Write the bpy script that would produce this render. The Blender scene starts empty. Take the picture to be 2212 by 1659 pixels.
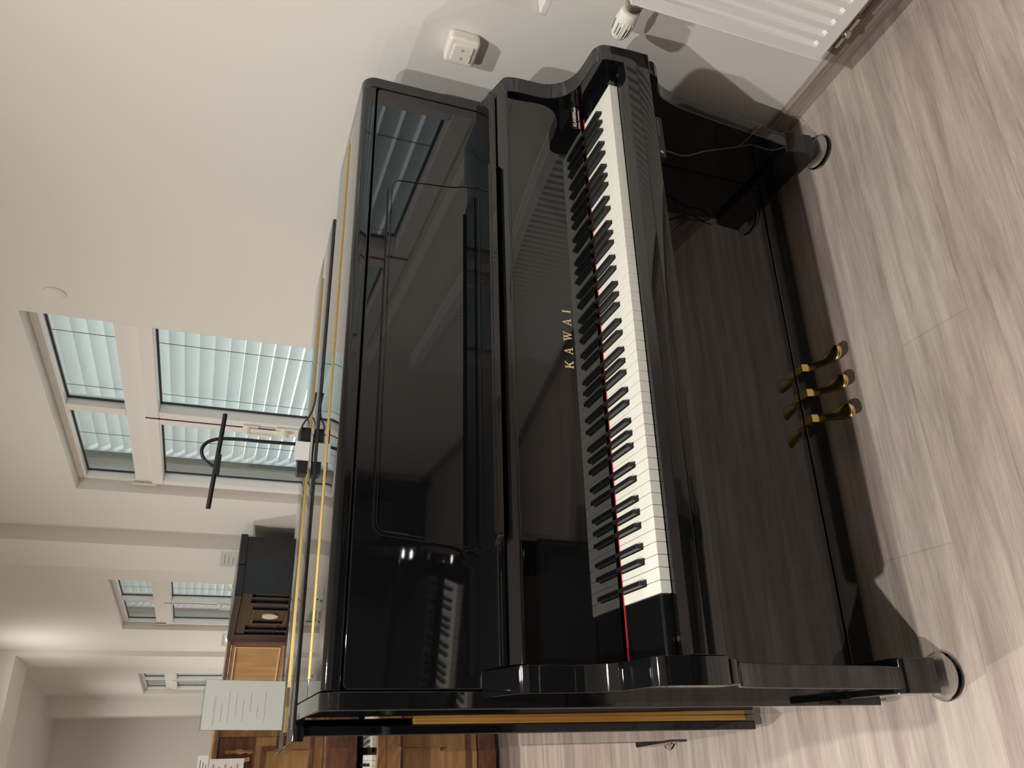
import bpy, bmesh, math, random
from mathutils import Vector, Matrix
random.seed(7)
C = bpy.context.scene.collection
PI = math.pi

# ------------------------------------------------------------------ materials
def mat(name, col, rough=.5, metal=0., ior=1.45, spec=None, emit=None, trans=0., coat=0., alpha=None):
    m = bpy.data.materials.new(name); m.use_nodes = True
    b = m.node_tree.nodes['Principled BSDF']
    b.inputs['Base Color'].default_value = (*col, 1)
    b.inputs['Roughness'].default_value = rough
    b.inputs['Metallic'].default_value = metal
    b.inputs['IOR'].default_value = ior
    b.inputs['Transmission Weight'].default_value = trans
    b.inputs['Coat Weight'].default_value = coat
    if emit:
        b.inputs['Emission Color'].default_value = (*emit[0], 1); b.inputs['Emission Strength'].default_value = emit[1]
    return m

def nodes(m):
    return m.node_tree.nodes, m.node_tree.links, m.node_tree.nodes['Principled BSDF']

def add_bump(m, scale, strength, dist=.002, stretch=None, detail=3):
    n, l, b = nodes(m)
    tc = n.new('ShaderNodeTexCoord'); mp = n.new('ShaderNodeMapping'); no = n.new('ShaderNodeTexNoise'); bu = n.new('ShaderNodeBump')
    if stretch: mp.inputs['Scale'].default_value = stretch
    no.inputs['Scale'].default_value = scale; no.inputs['Detail'].default_value = detail
    bu.inputs['Strength'].default_value = strength; bu.inputs['Distance'].default_value = dist
    l.new(tc.outputs['Object'], mp.inputs['Vector']); l.new(mp.outputs['Vector'], no.inputs['Vector'])
    l.new(no.outputs['Fac'], bu.inputs['Height']); l.new(bu.outputs['Normal'], b.inputs['Normal'])
    return m

def grain(m, c1, c2, stretch, scale=3., detail=6, c3=None, dist=.0, lo=.35, hi=.65):
    n, l, b = nodes(m)
    tc = n.new('ShaderNodeTexCoord'); mp = n.new('ShaderNodeMapping'); mp.inputs['Scale'].default_value = stretch
    no = n.new('ShaderNodeTexNoise'); no.inputs['Scale'].default_value = scale; no.inputs['Detail'].default_value = detail
    no.inputs['Roughness'].default_value = .6; no.inputs['Distortion'].default_value = dist
    cr = n.new('ShaderNodeValToRGB'); cr.color_ramp.elements[0].position = lo; cr.color_ramp.elements[1].position = hi
    cr.color_ramp.elements[0].color = (*c1, 1); cr.color_ramp.elements[1].color = (*c2, 1)
    if c3:
        e = cr.color_ramp.elements.new((lo + hi) / 2); e.color = (*c3, 1)
    l.new(tc.outputs['Object'], mp.inputs['Vector']); l.new(mp.outputs['Vector'], no.inputs['Vector'])
    l.new(no.outputs['Fac'], cr.inputs['Fac']); l.new(cr.outputs['Color'], b.inputs['Base Color'])
    return m

M = {}
M['lacquer'] = add_bump(mat('black_lacquer', (.0045, .0048, .0055), .03, ior=1.68), 5., .02, .004)
M['lacquer_flat'] = mat('black_lacquer_flat', (.006, .006, .007), .22, ior=1.5)
M['row_black'] = mat('aged_black_lacquer', (.009, .010, .013), .24, ior=1.5)
M['satin'] = add_bump(mat('satin_black', (.018, .02, .023), .42), 90., .05)
M['brass'] = mat('brass', (.83, .58, .20), .16, 1.)
M['old_brass'] = mat('hinge_brass', (.60, .42, .15), .5, 1.)
M['ivory'] = mat('white_key_acrylic', (.80, .78, .70), .22, ior=1.45)
M['ebony'] = mat('black_key', (.012, .012, .012), .30, ior=1.5)
M['felt_red'] = mat('red_felt', (.62, .03, .025), .9)
M['wall'] = add_bump(mat('wall_paint', (.74, .715, .665), .85), 140., .18, .001)
M['ceiling'] = mat('ceiling_paint', (.70, .69, .66), .9)
M['frame'] = mat('window_frame_plastic', (.80, .775, .735), .28)
M['gasket'] = mat('rubber_gasket', (.02, .025, .035), .5)
M['radiator'] = mat('radiator_enamel', (.80, .785, .75), .32)
M['plastic'] = mat('white_plastic', (.82, .79, .70), .3)
M['nickel'] = mat('nickel', (.70, .63, .52), .25, 1.)
M['steel'] = mat('steel', (.55, .55, .55), .3, 1.)
M['paper'] = mat('paper', (.80, .78, .74), .8)
M['paper_back'] = mat('paper_printed', (.66, .64, .59), .8)
M['ink'] = mat('faint_print', (.585, .565, .52), .8)
M['inkdark'] = mat('dark_print', (.12, .10, .13), .8)
M['gold'] = mat('gold_lettering', (.86, .66, .36), .35, .35)
M['rubber'] = mat('black_rubber', (.015, .015, .016), .45)
M['label_white'] = mat('label_white', (.85, .85, .83), .5)
M['label_red'] = mat('label_red', (.50, .05, .07), .4)
M['groove'] = mat('dark_groove', (.002, .002, .003), .6)

def glassmat(name, col, rough=.0, mix=.0):
    m = bpy.data.materials.new(name); m.use_nodes = True
    n = m.node_tree.nodes; l = m.node_tree.links; n.clear()
    o = n.new('ShaderNodeOutputMaterial'); mx = n.new('ShaderNodeMixShader'); t = n.new('ShaderNodeBsdfTransparent'); g = n.new('ShaderNodeBsdfGlossy')
    lw = n.new('ShaderNodeLayerWeight'); lw.inputs['Blend'].default_value = .5
    pw = n.new('ShaderNodeMath'); pw.operation = 'POWER'; pw.inputs[1].default_value = 4.
    f = n.new('ShaderNodeMath'); f.operation = 'MULTIPLY_ADD'; f.inputs[1].default_value = .8; f.inputs[2].default_value = .04
    l.new(lw.outputs['Facing'], pw.inputs[0]); l.new(pw.outputs[0], f.inputs[0])
    t.inputs['Color'].default_value = (*col, 1); g.inputs['Roughness'].default_value = rough
    l.new(f.outputs[0], mx.inputs['Fac']); l.new(t.outputs['BSDF'], mx.inputs[1]); l.new(g.outputs['BSDF'], mx.inputs[2])
    l.new(mx.outputs['Shader'], o.inputs['Surface'])
    return m
M['glass'] = glassmat('window_glass', (.93, .97, .96))
M['acrylic'] = glassmat('clear_acrylic', (.97, .98, .98), .02)
_n = M['acrylic'].node_tree; _mx = [q for q in _n.nodes if q.type == 'MIX_SHADER'][0]
for _l in list(_mx.inputs['Fac'].links): _n.links.remove(_l)
_mx.inputs['Fac'].default_value = .07
M['cup'] = mat('clear_cup_glass', (.96, .97, .97), .02, ior=1.35, trans=1.)

# slats: aluminium-grey lacquer, a little daylight scatters through the stack
def slatmat():
    m = bpy.data.materials.new('blind_slat'); m.use_nodes = True
    n = m.node_tree.nodes; l = m.node_tree.links; b = n['Principled BSDF']; o = n['Material Output']
    b.inputs['Base Color'].default_value = (.66, .69, .67, 1); b.inputs['Roughness'].default_value = .35
    t = n.new('ShaderNodeBsdfTranslucent'); t.inputs['Color'].default_value = (.76, .79, .765, 1)
    mx = n.new('ShaderNodeMixShader'); mx.inputs['Fac'].default_value = .42
    l.new(b.outputs['BSDF'], mx.inputs[1]); l.new(t.outputs['BSDF'], mx.inputs[2]); l.new(mx.outputs['Shader'], o.inputs['Surface'])
    return m
M['slat'] = slatmat()

def floormat():
    m = mat('laminate_floor', (.5, .4, .35), .42)
    n, l, b = nodes(m)
    tc = n.new('ShaderNodeTexCoord')
    def noise(stretch, scale, detail, dist=0.):
        mp = n.new('ShaderNodeMapping'); mp.inputs['Scale'].default_value = stretch
        no = n.new('ShaderNodeTexNoise'); no.inputs['Scale'].default_value = scale; no.inputs['Detail'].default_value = detail
        no.inputs['Roughness'].default_value = .65; no.inputs['Distortion'].default_value = dist
        l.new(tc.outputs['Object'], mp.inputs['Vector']); l.new(mp.outputs['Vector'], no.inputs['Vector'])
        return no
    a = noise((1.1, 16, 1), 1.6, 6, .5)
    f = noise((6, 170, 1), 2., 6)
    c = noise((.7, 5, 1), 1.2, 2)
    cr = n.new('ShaderNodeValToRGB'); e = cr.color_ramp.elements
    e[0].position = .28; e[0].color = (.34, .275, .24, 1); e[1].position = .72; e[1].color = (.68, .59, .50, 1)
    k = e.new(.5); k.color = (.50, .43, .375, 1)
    l.new(a.outputs['Fac'], cr.inputs['Fac'])
    cr2 = n.new('ShaderNodeValToRGB'); e = cr2.color_ramp.elements
    e[0].position = .3; e[0].color = (.72, .70, .70, 1); e[1].position = .7; e[1].color = (1.0, 1.0, 1.0, 1)
    l.new(f.outputs['Fac'], cr2.inputs['Fac'])
    m1 = n.new('ShaderNodeMix'); m1.data_type = 'RGBA'; m1.blend_type = 'MULTIPLY'; m1.inputs['Factor'].default_value = .9
    l.new(cr.outputs['Color'], m1.inputs['A']); l.new(cr2.outputs['Color'], m1.inputs['B'])
    cr3 = n.new('ShaderNodeValToRGB'); e = cr3.color_ramp.elements
    e[0].position = .35; e[0].color = (.9, .86, .88, 1); e[1].position = .65; e[1].color = (1, 1, 1, 1)
    l.new(c.outputs['Fac'], cr3.inputs['Fac'])
    m2 = n.new('ShaderNodeMix'); m2.data_type = 'RGBA'; m2.blend_type = 'MULTIPLY'; m2.inputs['Factor'].default_value = 1.
    l.new(m1.outputs['Result'], m2.inputs['A']); l.new(cr3.outputs['Color'], m2.inputs['B'])
    # plank joints
    br = n.new('ShaderNodeTexBrick'); br.inputs['Scale'].default_value = 1.; br.inputs['Brick Width'].default_value = 1.29
    br.inputs['Row Height'].default_value = .193; br.inputs['Mortar Size'].default_value = .0012; br.offset = .37
    br.inputs['Color1'].default_value = (1, 1, 1, 1); br.inputs['Color2'].default_value = (.95, .94, .93, 1); br.inputs['Mortar'].default_value = (.72, .68, .66, 1)
    l.new(tc.outputs['Object'], br.inputs['Vector'])
    m3 = n.new('ShaderNodeMix'); m3.data_type = 'RGBA'; m3.blend_type = 'MULTIPLY'; m3.inputs['Factor'].default_value = .8
    l.new(m2.outputs['Result'], m3.inputs['A']); l.new(br.outputs['Color'], m3.inputs['B'])
    l.new(m3.outputs['Result'], b.inputs['Base Color'])
    bu = n.new('ShaderNodeBump'); bu.inputs['Strength'].default_value = .12; bu.inputs['Distance'].default_value = .001
    l.new(f.outputs['Fac'], bu.inputs['Height']); l.new(bu.outputs['Normal'], b.inputs['Normal'])
    return m
M['floor'] = floormat()
M['skirt'] = grain(mat('skirting_wood', (.3, .25, .22), .5), (.235, .185, .16), (.40, .325, .275), (2, 2, 60), 2., 5)
M['orange_wood'] = grain(mat('back_post_wood', (.5, .27, .06), .5), (.42, .19, .04), (.60, .33, .085), (60, 60, 1.5), 2., 5)
M['walnut'] = grain(mat('brown_walnut', (.3, .15, .05), .30, ior=1.6), (.17, .072, .022), (.36, .185, .07), (3, 3, 7), 2.2, 6, dist=1.2)
M['walnut_light'] = grain(mat('golden_walnut', (.4, .22, .08), .35, ior=1.5), (.30, .155, .055), (.47, .27, .11), (1.5, 1.5, 14), 2., 5)
M['walnut_dark'] = grain(mat('dark_walnut', (.1, .04, .02), .35, ior=1.5), (.085, .030, .016), (.20, .085, .045), (4, 4, 20), 2., 5)
M['cherry'] = grain(mat('cherry_veneer', (.42, .24, .1), .38), (.36, .20, .075), (.47, .28, .115), (20, 20, 2), 1.4, 4)
M['mahogany'] = grain(mat('mahogany_dark', (.14, .05, .03), .3), (.11, .040, .028), (.17, .065, .045), (20, 20, 2), 1.4, 4)
M['peach'] = mat('pale_peach_wood', (.62, .40, .25), .4)

# ------------------------------------------------------------------ mesh helpers
def box(bm, x0, x1, y0, y1, z0, z1):
    v = [bm.verts.new(p) for p in ((x0, y0, z0), (x1, y0, z0), (x1, y1, z0), (x0, y1, z0), (x0, y0, z1), (x1, y0, z1), (x1, y1, z1), (x0, y1, z1))]
    for f in ((3, 2, 1, 0), (4, 5, 6, 7), (0, 1, 5, 4), (1, 2, 6, 5), (2, 3, 7, 6), (3, 0, 4, 7)):
        bm.faces.new([v[i] for i in f])
    return v

def prism(bm, pts, x0, x1, axis='x'):
    """extrude a closed 2-D outline between two coordinates of one axis"""
    def P(a, b, t):
        return {'x': (t, a, b), 'y': (a, t, b), 'z': (a, b, t)}[axis]
    n = len(pts)
    A = [bm.verts.new(P(a, b, x0)) for a, b in pts]; B = [bm.verts.new(P(a, b, x1)) for a, b in pts]
    for i in range(n):
        j = (i + 1) % n
        bm.faces.new((A[i], A[j], B[j], B[i]))
    bm.faces.new(A[::-1]); bm.faces.new(B)
    return A + B

def fillet(pts, r, seg=6):
    """round the corners of a closed outline; r is a number or a list"""
    out = []; n = len(pts)
    for i in range(n):
        ri = r[i] if isinstance(r, (list, tuple)) else r
        p = Vector(pts[i]); a = Vector(pts[i - 1]) - p; b = Vector(pts[(i + 1) % n]) - p
        if ri <= 0: out.append(tuple(p)); continue
        la, lb = a.length, b.length; a.normalize(); b.normalize()
        cosv = max(-1, min(1, a.dot(b))); ang = math.acos(cosv)
        t = ri / math.tan(ang / 2); t = min(t, la * .49, lb * .49); rr = t * math.tan(ang / 2)
        bis = (a + b); bis.normalize(); cen = p + bis * (rr / math.sin(ang / 2))
        s = p + a * t - cen; e = p + b * t - cen
        a0 = math.atan2(s.y, s.x); a1 = math.atan2(e.y, e.x); d = (a1 - a0 + PI) % (2 * PI) - PI
        for k in range(seg + 1):
            q = a0 + d * k / seg; out.append((cen.x + rr * math.cos(q), cen.y + rr * math.sin(q)))
    return out

def tube(bm, path, r, seg=10, cap=True):
    path = [Vector(p) for p in path]; rings = []
    up = Vector((0, 0, 1))
    for i, p in enumerate(path):
        t = (path[min(i + 1, len(path) - 1)] - path[max(i - 1, 0)]).normalized()
        u = t.cross(up)
        if u.length < .05: u = t.cross(Vector((1, 0, 0)))
        u.normalize(); w = u.cross(t)
        ri = r[i] if isinstance(r, (list, tuple)) else r
        rings.append([bm.verts.new(p + (u * math.cos(2 * PI * k / seg) + w * math.sin(2 * PI * k / seg)) * ri) for k in range(seg)])
    for a, b in zip(rings, rings[1:]):
        for k in range(seg):
            bm.faces.new((a[k], a[(k + 1) % seg], b[(k + 1) % seg], b[k]))
    if cap:
        bm.faces.new(rings[0][::-1]); bm.faces.new(rings[-1])

def lathe(bm, prof, cen, axis='z', seg=28):
    """prof: (radius, height) pairs turned about an axis through cen"""
    cen = Vector(cen); rings = []
    for r, h in prof:
        ring = []
        for k in range(seg):
            c, s = math.cos(2 * PI * k / seg) * max(r, 1e-5), math.sin(2 * PI * k / seg) * max(r, 1e-5)
            o = {'z': (c, s, h), 'x': (h, c, s), 'y': (c, h, s)}[axis]
            ring.append(bm.verts.new(cen + Vector(o)))
        rings.append(ring)
    for a, b in zip(rings, rings[1:]):
        for k in range(seg):
            bm.faces.new((a[k], a[(k + 1) % seg], b[(k + 1) % seg], b[k]))
    bm.faces.new(rings[0][::-1]); bm.faces.new(rings[-1])

def smoothpath(pts, n=8):
    P = [Vector(p) for p in pts]; P = [P[0] * 2 - P[1]] + P + [P[-1] * 2 - P[-2]]; out = []
    for i in range(1, len(P) - 2):
        for k in range(n):
            t = k / n; a, b, c, d = P[i - 1], P[i], P[i + 1], P[i + 2]
            out.append(.5 * ((2 * b) + (c - a) * t + (2 * a - 5 * b + 4 * c - d) * t * t + (3 * b - a - 3 * c + d) * t ** 3))
    out.append(P[-2]); return out

def obj(name, bm, m, parent=None, bevel=0., seg=3, smooth=True, xf=None):
    """link the bmesh as one mesh object. Vertices are in world space; xf moves them first"""
    if xf is not None: bm.transform(xf)
    bmesh.ops.recalc_face_normals(bm, faces=bm.faces)
    me = bpy.data.meshes.new(name); bm.to_mesh(me); bm.free()
    o = bpy.data.objects.new(name, me); C.objects.link(o)
    me.materials.append(m)
    if parent is not None:
        o.parent = parent
        chain = Matrix.Identity(4); p = parent
        mats = []
        while p is not None: mats.append(p); p = p.parent
        w = Matrix.Identity(4)
        for q in reversed(mats):
            w = w @ q.matrix_parent_inverse @ q.matrix_basis
        o.matrix_parent_inverse = w.inverted()
    if bevel:
        b = o.modifiers.new('bevel', 'BEVEL'); b.width = bevel; b.segments = seg; b.limit_method = 'ANGLE'; b.angle_limit = math.radians(40); b.harden_normals = True
    if smooth:
        for p in me.polygons: p.use_smooth = True
        if not bevel:
            me.set_sharp_from_angle(angle=math.radians(38))
        else:
            me.set_sharp_from_angle(angle=math.radians(60))
    return o

def BM(): return bmesh.new()

def bobj(name, m, parent, boxes, bevel=0., **k):
    bm = BM()
    for b in boxes: box(bm, *b)
    return obj(name, bm, m, parent, bevel, **k)

def thing(name, label, cat, loc=(0, 0, 0), group=None, rot=(0, 0, 0)):
    o = bpy.data.objects.new(name, None); C.objects.link(o); o.empty_display_size = .1
    o.location = loc; o.rotation_euler = rot; o['label'] = label; o['category'] = cat
    if group: o['group'] = group
    return o

def tag(o, label, cat, group=None):
    o['label'] = label; o['category'] = cat
    if group: o['group'] = group
    return o

def struct(o): o['kind'] = 'structure'; return o

def copy_tree(o, parent=None):
    c = o.copy(); C.objects.link(c); c.parent = parent
    for ch in [x for x in bpy.data.objects if x.parent == o]: copy_tree(ch, c)
    return c

# ------------------------------------------------------------------ the room
TH = math.radians(3.5)                      # the right wall runs 3.5 degrees off the pianos
WU = Vector((-math.sin(TH), math.cos(TH), 0)); WN = Vector((-math.cos(TH), -math.sin(TH), 0)); WO = Vector((.875, 0, 0))
WALLX = Matrix(((WU.x, WN.x, 0, WO.x), (WU.y, WN.y, 0, WO.y), (0, 0, 1, 0), (0, 0, 0, 1)))   # (u, off, z) -> world
def wpt(u, off, z): return WALLX @ Vector((u, off, z))
CEIL = 3.70
WINS = [(-1.944, .066), (1.92, 3.93), (6.08, 8.09), (11.0, 13.01)]
SILL, HEAD = .86, 2.352

bm = BM()
cuts = [-4.9]
for a, b in WINS:
    box(bm, cuts[-1], a, -.30, 0, 0, CEIL)
    box(bm, a, b, -.30, 0, 0, SILL); box(bm, a, b, -.30, 0, HEAD, CEIL)
    cuts.append(b)
box(bm, cuts[-1], 13.42, -.30, 0, 0, CEIL)
struct(obj('wall_right', bm, M['wall'], xf=WALLX, smooth=False))
bm = BM(); prism(bm, fillet([(4.70, 0), (4.70, .105), (5.33, .105), (5.33, 0)], [0, .004, .004, 0]), 0, CEIL, 'z')
struct(obj('trim_1', bm, M['wall'], xf=WALLX))
bm = BM(); prism(bm, [(9.317, 0), (9.317, .06), (10.13, .06), (10.13, 0)], 0, CEIL, 'z')
struct(obj('trim_2', bm, M['wall'], xf=WALLX, smooth=False))
bm = BM(); box(bm, -6.0, .30, 9.32, 10.1, 3.50, CEIL)
struct(obj('trim_3', bm, M['wall'], smooth=False))
bm = BM(); box(bm, -.212, .35, 13.30, 14.60, 0, CEIL)
struct(obj('trim_4', bm, M['wall'], smooth=False))
bm = BM(); box(bm, -6.3, .4, 14.60, 14.9, 0, CEIL); struct(obj('wall_back', bm, M['wall'], smooth=False))
bm = BM(); box(bm, -6.3, -6.0, -4.9, 14.9, 0, CEIL); struct(obj('wall_left', bm, M['wall'], smooth=False))
bm = BM(); box(bm, -6.3, 1.5, -5.2, -4.9, 0, CEIL); struct(obj('wall_front', bm, M['wall'], smooth=False))
bm = BM(); box(bm, -6.3, 1.6, -5.2, 14.9, CEIL, CEIL + .2); struct(obj('ceiling', bm, M['ceiling'], smooth=False))
bm = BM(); box(bm, -6.3, 1.6, -5.2, 14.9, -.1, 0); struct(obj('floor', bm, M['floor'], smooth=False))
bm = BM()
prism(bm, fillet([(0, 0), (.016, 0), (.016, .058), (.010, .064), (0, .064)], [0, 0, .002, .002, 0], 2), -4.9, 13.4, 'x')
struct(obj('baseboard_right', bm, M['skirt'], xf=WALLX))

# windows: white plastic frame with two casements under a two-light transom, outside venetian blind
def window(idx, u0, u1):
    w = u1 - u0; g = -.105                              # plane of the glass
    z0, z1 = SILL + .02, HEAD
    mid = u0 + w / 2 + .005
    tr0, tr1 = 1.93, 2.035                              # transom bar
    bm = BM()
    def ring(a, b, c, d, f0, f1, t):
        box(bm, a, b, f0, f1, d - t, d); box(bm, a, b, f0, f1, c, c + t)
        box(bm, a, a + t, f0, f1, c + t, d - t); box(bm, b - t, b, f0, f1, c + t, d - t)
    ring(u0, u1, z0, z1, g - .03, g + .035, .045)
    box(bm, u0 + .045, u1 - .045, g - .03, g + .035, tr0, tr1)
    box(bm, mid - .035, mid + .035, g - .03, g + .035, tr1, z1 - .045)
    o = struct(obj('window_%d' % idx, bm, M['frame'], None, .004, 2, xf=WALLX))
    # casements
    for a, b in ((u0 + .03, mid - .004), (mid + .004, u1 - .03)):
        bm = BM()
        def ring2(a, b, c, d, f0, f1, t):
            box(bm, a, b, f0, f1, d - t, d); box(bm, a, b, f0, f1, c, c + t)
            box(bm, a, a + t, f0, f1, c + t, d - t); box(bm, b - t, b, f0, f1, c + t, d - t)
        ring2(a, b, z0 + .03, tr0 + .012, g - .02, g + .052, .068)
        obj('casement', bm, M['frame'], o, .006, 3, xf=WALLX)
    panes = [(u0 + .098, mid - .071, z0 + .098, tr0 - .056), (mid + .071, u1 - .098, z0 + .098, tr0 - .056),
             (u0 + .045, mid - .035, tr1, z1 - .045), (mid + .035, u1 - .045, tr1, z1 - .045)]
    for a, b, c, d in panes:
        bm = BM(); t = .009
        for q in ((a, b, d - t, d), (a, b, c, c + t), (a, a + t, c, d), (b - t, b, c, d)):
            box(bm, q[0], q[1], g - .012, g - .002, q[2], q[3])
        obj('gasket', bm, M['gasket'], o, smooth=False, xf=WALLX)
        bm = BM(); box(bm, a, b, g - .010, g - .006, c, d)
        obj('pane', bm, M['glass'], o, smooth=False, xf=WALLX)
    bm = BM(); box(bm, mid - .0038, mid + .0038, g - .01, g + .0535, z0 + .03, tr0 + .01)
    obj('casement_gap', bm, M['gasket'], o, smooth=False, xf=WALLX)
    # handle on the centre stile and a lock beside it
    bm = BM(); zc = 1.42
    box(bm, mid - .045, mid - .012, g + .052, g + .064, zc - .04, zc + .04)
    tube(bm, [(mid - .028, g + .06, zc + .01), (mid - .028, g + .10, zc + .01)], .011, 12)
    tube(bm, smoothpath([(mid - .028, g + .098, zc + .02), (mid - .028, g + .10, zc - .02), (mid - .028, g + .10, zc - .12)], 4), .010, 12)
    obj('handle', bm, M['plastic'], o, .003, 2, xf=WALLX)
    bm = BM(); zc = 1.24
    box(bm, mid - .05, mid + .03, g + .052, g + .066, zc - .07, zc + .05); lathe(bm, [(.022, .0), (.022, .03), (.018, .045)], (mid - .02, g + .06, zc), 'y', 20)
    obj('lock', bm, M['plastic'], o, .004, 2, xf=WALLX)
    bm = BM(); box(bm, u0, u1, g + .03, -.001, SILL, SILL + .02); obj('sill', bm, M['frame'], o, .004, 2, xf=WALLX)
    bm = BM(); box(bm, u1 - .03, u1 - .012, g + .05, g + .058, tr0 - .02, tr1 + .02); obj('hinge_cover', bm, M['plastic'], o, .003, 2, xf=WALLX)
    return o

LBL = ['grey outside venetian blind behind the window above the radiator',
       'grey outside venetian blind in the largest window, above the black gooseneck lamp',
       'grey outside venetian blind in the small window above the ornate black piano',
       'grey outside venetian blind in the farthest window, above the cherry brown piano']
def blind(i, u0, u1):
    t = thing('venetian_blind', LBL[i], 'blind', wpt((u0 + u1) / 2, -.22, SILL), 'outside venetian blinds behind the windows')
    pitch = .069; f = -.232
    bm = BM(); z = SILL + .05
    while z < HEAD + .04:
        n = 5; a = math.radians(56); wdt = .080; prev = None
        rows = []
        for k in range(n + 1):
            s = (k / n - .5) * wdt; bul = .006 * math.cos((k / n - .5) * PI)
            y = f + s * math.cos(a) + bul * math.sin(a); zz = z + s * math.sin(a) - bul * math.cos(a)
            rows.append((y, zz))
        V = [[bm.verts.new((u, y, zz)) for y, zz in rows] for u in (u0 + .05, u1 - .16)]
        for k in range(n): bm.faces.new((V[0][k], V[1][k], V[1][k + 1], V[0][k + 1]))
        z += pitch
    obj('slats', bm, M['slat'], t, xf=WALLX)
    for uu in (u0 + .46, u0 + 1.0, u0 + 1.60):
        bm = BM(); box(bm, uu, uu + .003, f + .036, f + .038, SILL, HEAD + .04); obj('ladder_cord', bm, M['rubber'], t, smooth=False, xf=WALLX)
    bm = BM(); box(bm, u1 - .13, u1 - .02, f - .03, f + .03, SILL, HEAD + .05); obj('guide_rail', bm, M['steel'], t, smooth=False, xf=WALLX)

for i, (a, b) in enumerate(WINS):
    window(i + 1, a, b); blind(i, a, b)

# round cover in the wall, cable stubs, shutter switch
bm = BM(); lathe(bm, [(.040, .0), (.040, .003), (.036, .005), (.0, .005)], (1.757, 0, 2.205), 'y', 32)
tag(obj('junction_cover', bm, M['wall'], xf=WALLX), 'round white junction box cover on the wall beside the largest window', 'cover')
bm = BM()
lathe(bm, [(.040, .0), (.040, .003), (.036, .005), (.0, .005)], (5.72, 0, 2.205), 'y', 32)
tag(obj('junction_cover', bm, M['wall'], xf=WALLX), 'small round junction box cover beside the window above the ornate black piano', 'cover')
bm = BM()
tube(bm, smoothpath([(13.1, .0, 3.05), (13.1, .05, 3.04), (13.05, .07, 2.98), (13.08, .06, 2.9)]), .006, 6); tube(bm, smoothpath([(13.18, .0, 3.02), (13.2, .05, 2.98), (13.18, .08, 2.88)]), .006, 6)
tag(obj('cable_stub', bm, M['ink'], xf=WALLX), 'two short cable ends hanging out of the wall high above the farthest window', 'cable')

t = thing('shutter_switch', 'cream wall switch with two arrow rockers above the right end of the piano', 'switch', wpt(.212, 0, 1.045))
bm = BM(); prism(bm, fillet([(.171, 1.004), (.253, 1.004), (.253, 1.088), (.171, 1.088)], .012), 0, .040, 'y'); 
bm.transform(Matrix.Identity(4))
obj('housing', bm, M['plastic'], t, .009, 4, xf=WALLX)
for k, (a, b) in enumerate(((.187, .2115), (.2125, .237))):
    bm = BM(); prism(bm, fillet([(a, 1.020), (b, 1.020), (b, 1.072), (a, 1.072)], .003), .036, .0455, 'y')
    r_ = obj('rocker', bm, M['plastic'], t, .0015, 2, xf=WALLX)
    c = (a + b) / 2; s = .0035; d = 1 if k == 0 else -1
    bm = BM(); tri = [(c - s, 1.046 + d * s), (c + s, 1.046 + d * s), (c, 1.046 - d * s)]
    for i in range(3):
        p, q = tri[i], tri[(i + 1) % 3]; tube(bm, [(p[0], .0458, p[1]), (q[0], .0458, q[1])], .0005, 6)
    obj('arrow', bm, M['inkdark'], r_, xf=WALLX)

# radiator under window_1
t = thing('radiator', 'white ribbed panel radiator on the wall at the upper right of the photo', 'radiator', wpt(-.9, .06, .16))
R0, R1, RZ0, RZ1 = -1.70, -.105, .158, .710
bm = BM(); box(bm, R0, R1, .035, .098, RZ0, RZ1)
obj('convector_body', bm, M['radiator'], t, .004, 2, xf=WALLX)
bm = BM(); n = 46; p = (R1 - R0 - .06) / n; pr = []
zs = [RZ0, RZ0 + .035, RZ0 + .042, RZ1 - .042, RZ1 - .035, RZ1]
prof = [(R1, .0)]
us = [(R1, 0)]
for k in range(n):
    u = R1 - .03 - k * p
    us += [(u, 0), (u - p * .12, 1), (u - p * .45, 1), (u - p * .57, 0)]
us.append((R0, 0)); grid = []
for z in zs:
    row = []
    for u, d in us:
        dep = .0985 + (0.0 if not d else (0.0 if z in (zs[0], zs[1], zs[4], zs[5]) else .0)) + (.010 if (not d and zs[1] < z < zs[4]) else 0) + (.010 if z in (zs[0], zs[1], zs[4], zs[5]) else 0)
        row.append(bm.verts.new((u, dep, z)))
    grid.append(row)
for a, b in zip(grid, grid[1:]):
    for k in range(len(us) - 1): bm.faces.new((a[k], a[k + 1], b[k + 1], b[k]))
obj('ribbed_front', bm, M['radiator'], t, xf=WALLX)
bm = BM(); box(bm, R1 - .001, R1 + .004, .03, .110, RZ0 - .002, RZ1 + .004); obj('side_cover', bm, M['radiator'], t, .002, 2, xf=WALLX)
bm = BM()
u = R0 + .01
while u < R1 - .01:
    box(bm, u, u + .008, .045, .100, RZ1 + .0, RZ1 + .005); u += .014
box(bm, R0, R1, .036, .045, RZ1, RZ1 + .006); box(bm, R0, R1, .100, .108, RZ1, RZ1 + .006)
obj('top_grille', bm, M['radiator'], t, smooth=False, xf=WALLX)
bm = BM()
for s in (0, .045):
    tube(bm, [(-.155 - s, .065, RZ0), (-.155 - s, .065, .11)], .011, 12); lathe(bm, [(.016, -.008), (.016, .008)], (-.155 - s, .065, .125), 'z', 6)
    tube(bm, smoothpath([(-.155 - s, .065, .115), (-.155 - s, .045, .095), (-.155 - s, .005, .09)]), .008, 10)
tube(bm, [(-.135, .07, .122), (-.225, .07, .122)], .013, 12)
lathe(bm, [(.009, 0), (.012, .006), (.006, .014), (.0, .015)], (-.178, .078, .122), 'y', 14)
obj('valve_block', bm, M['nickel'], t, xf=WALLX)
bm = BM()
lathe(bm, [(.014, -.022), (.019, -.020), (.019, -.008), (.024, -.006), (.024, .003), (.018, .006), (.018, .012)], (-.078, .072, .688), 'x', 28)
obj('valve_collar', bm, M['nickel'], t, xf=WALLX)
bm = BM(); prof = [(.019, .0), (.0245, .002), (.026, .018), (.0255, .04), (.0225, .068), (.018, .077), (.0, .080)]
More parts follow.
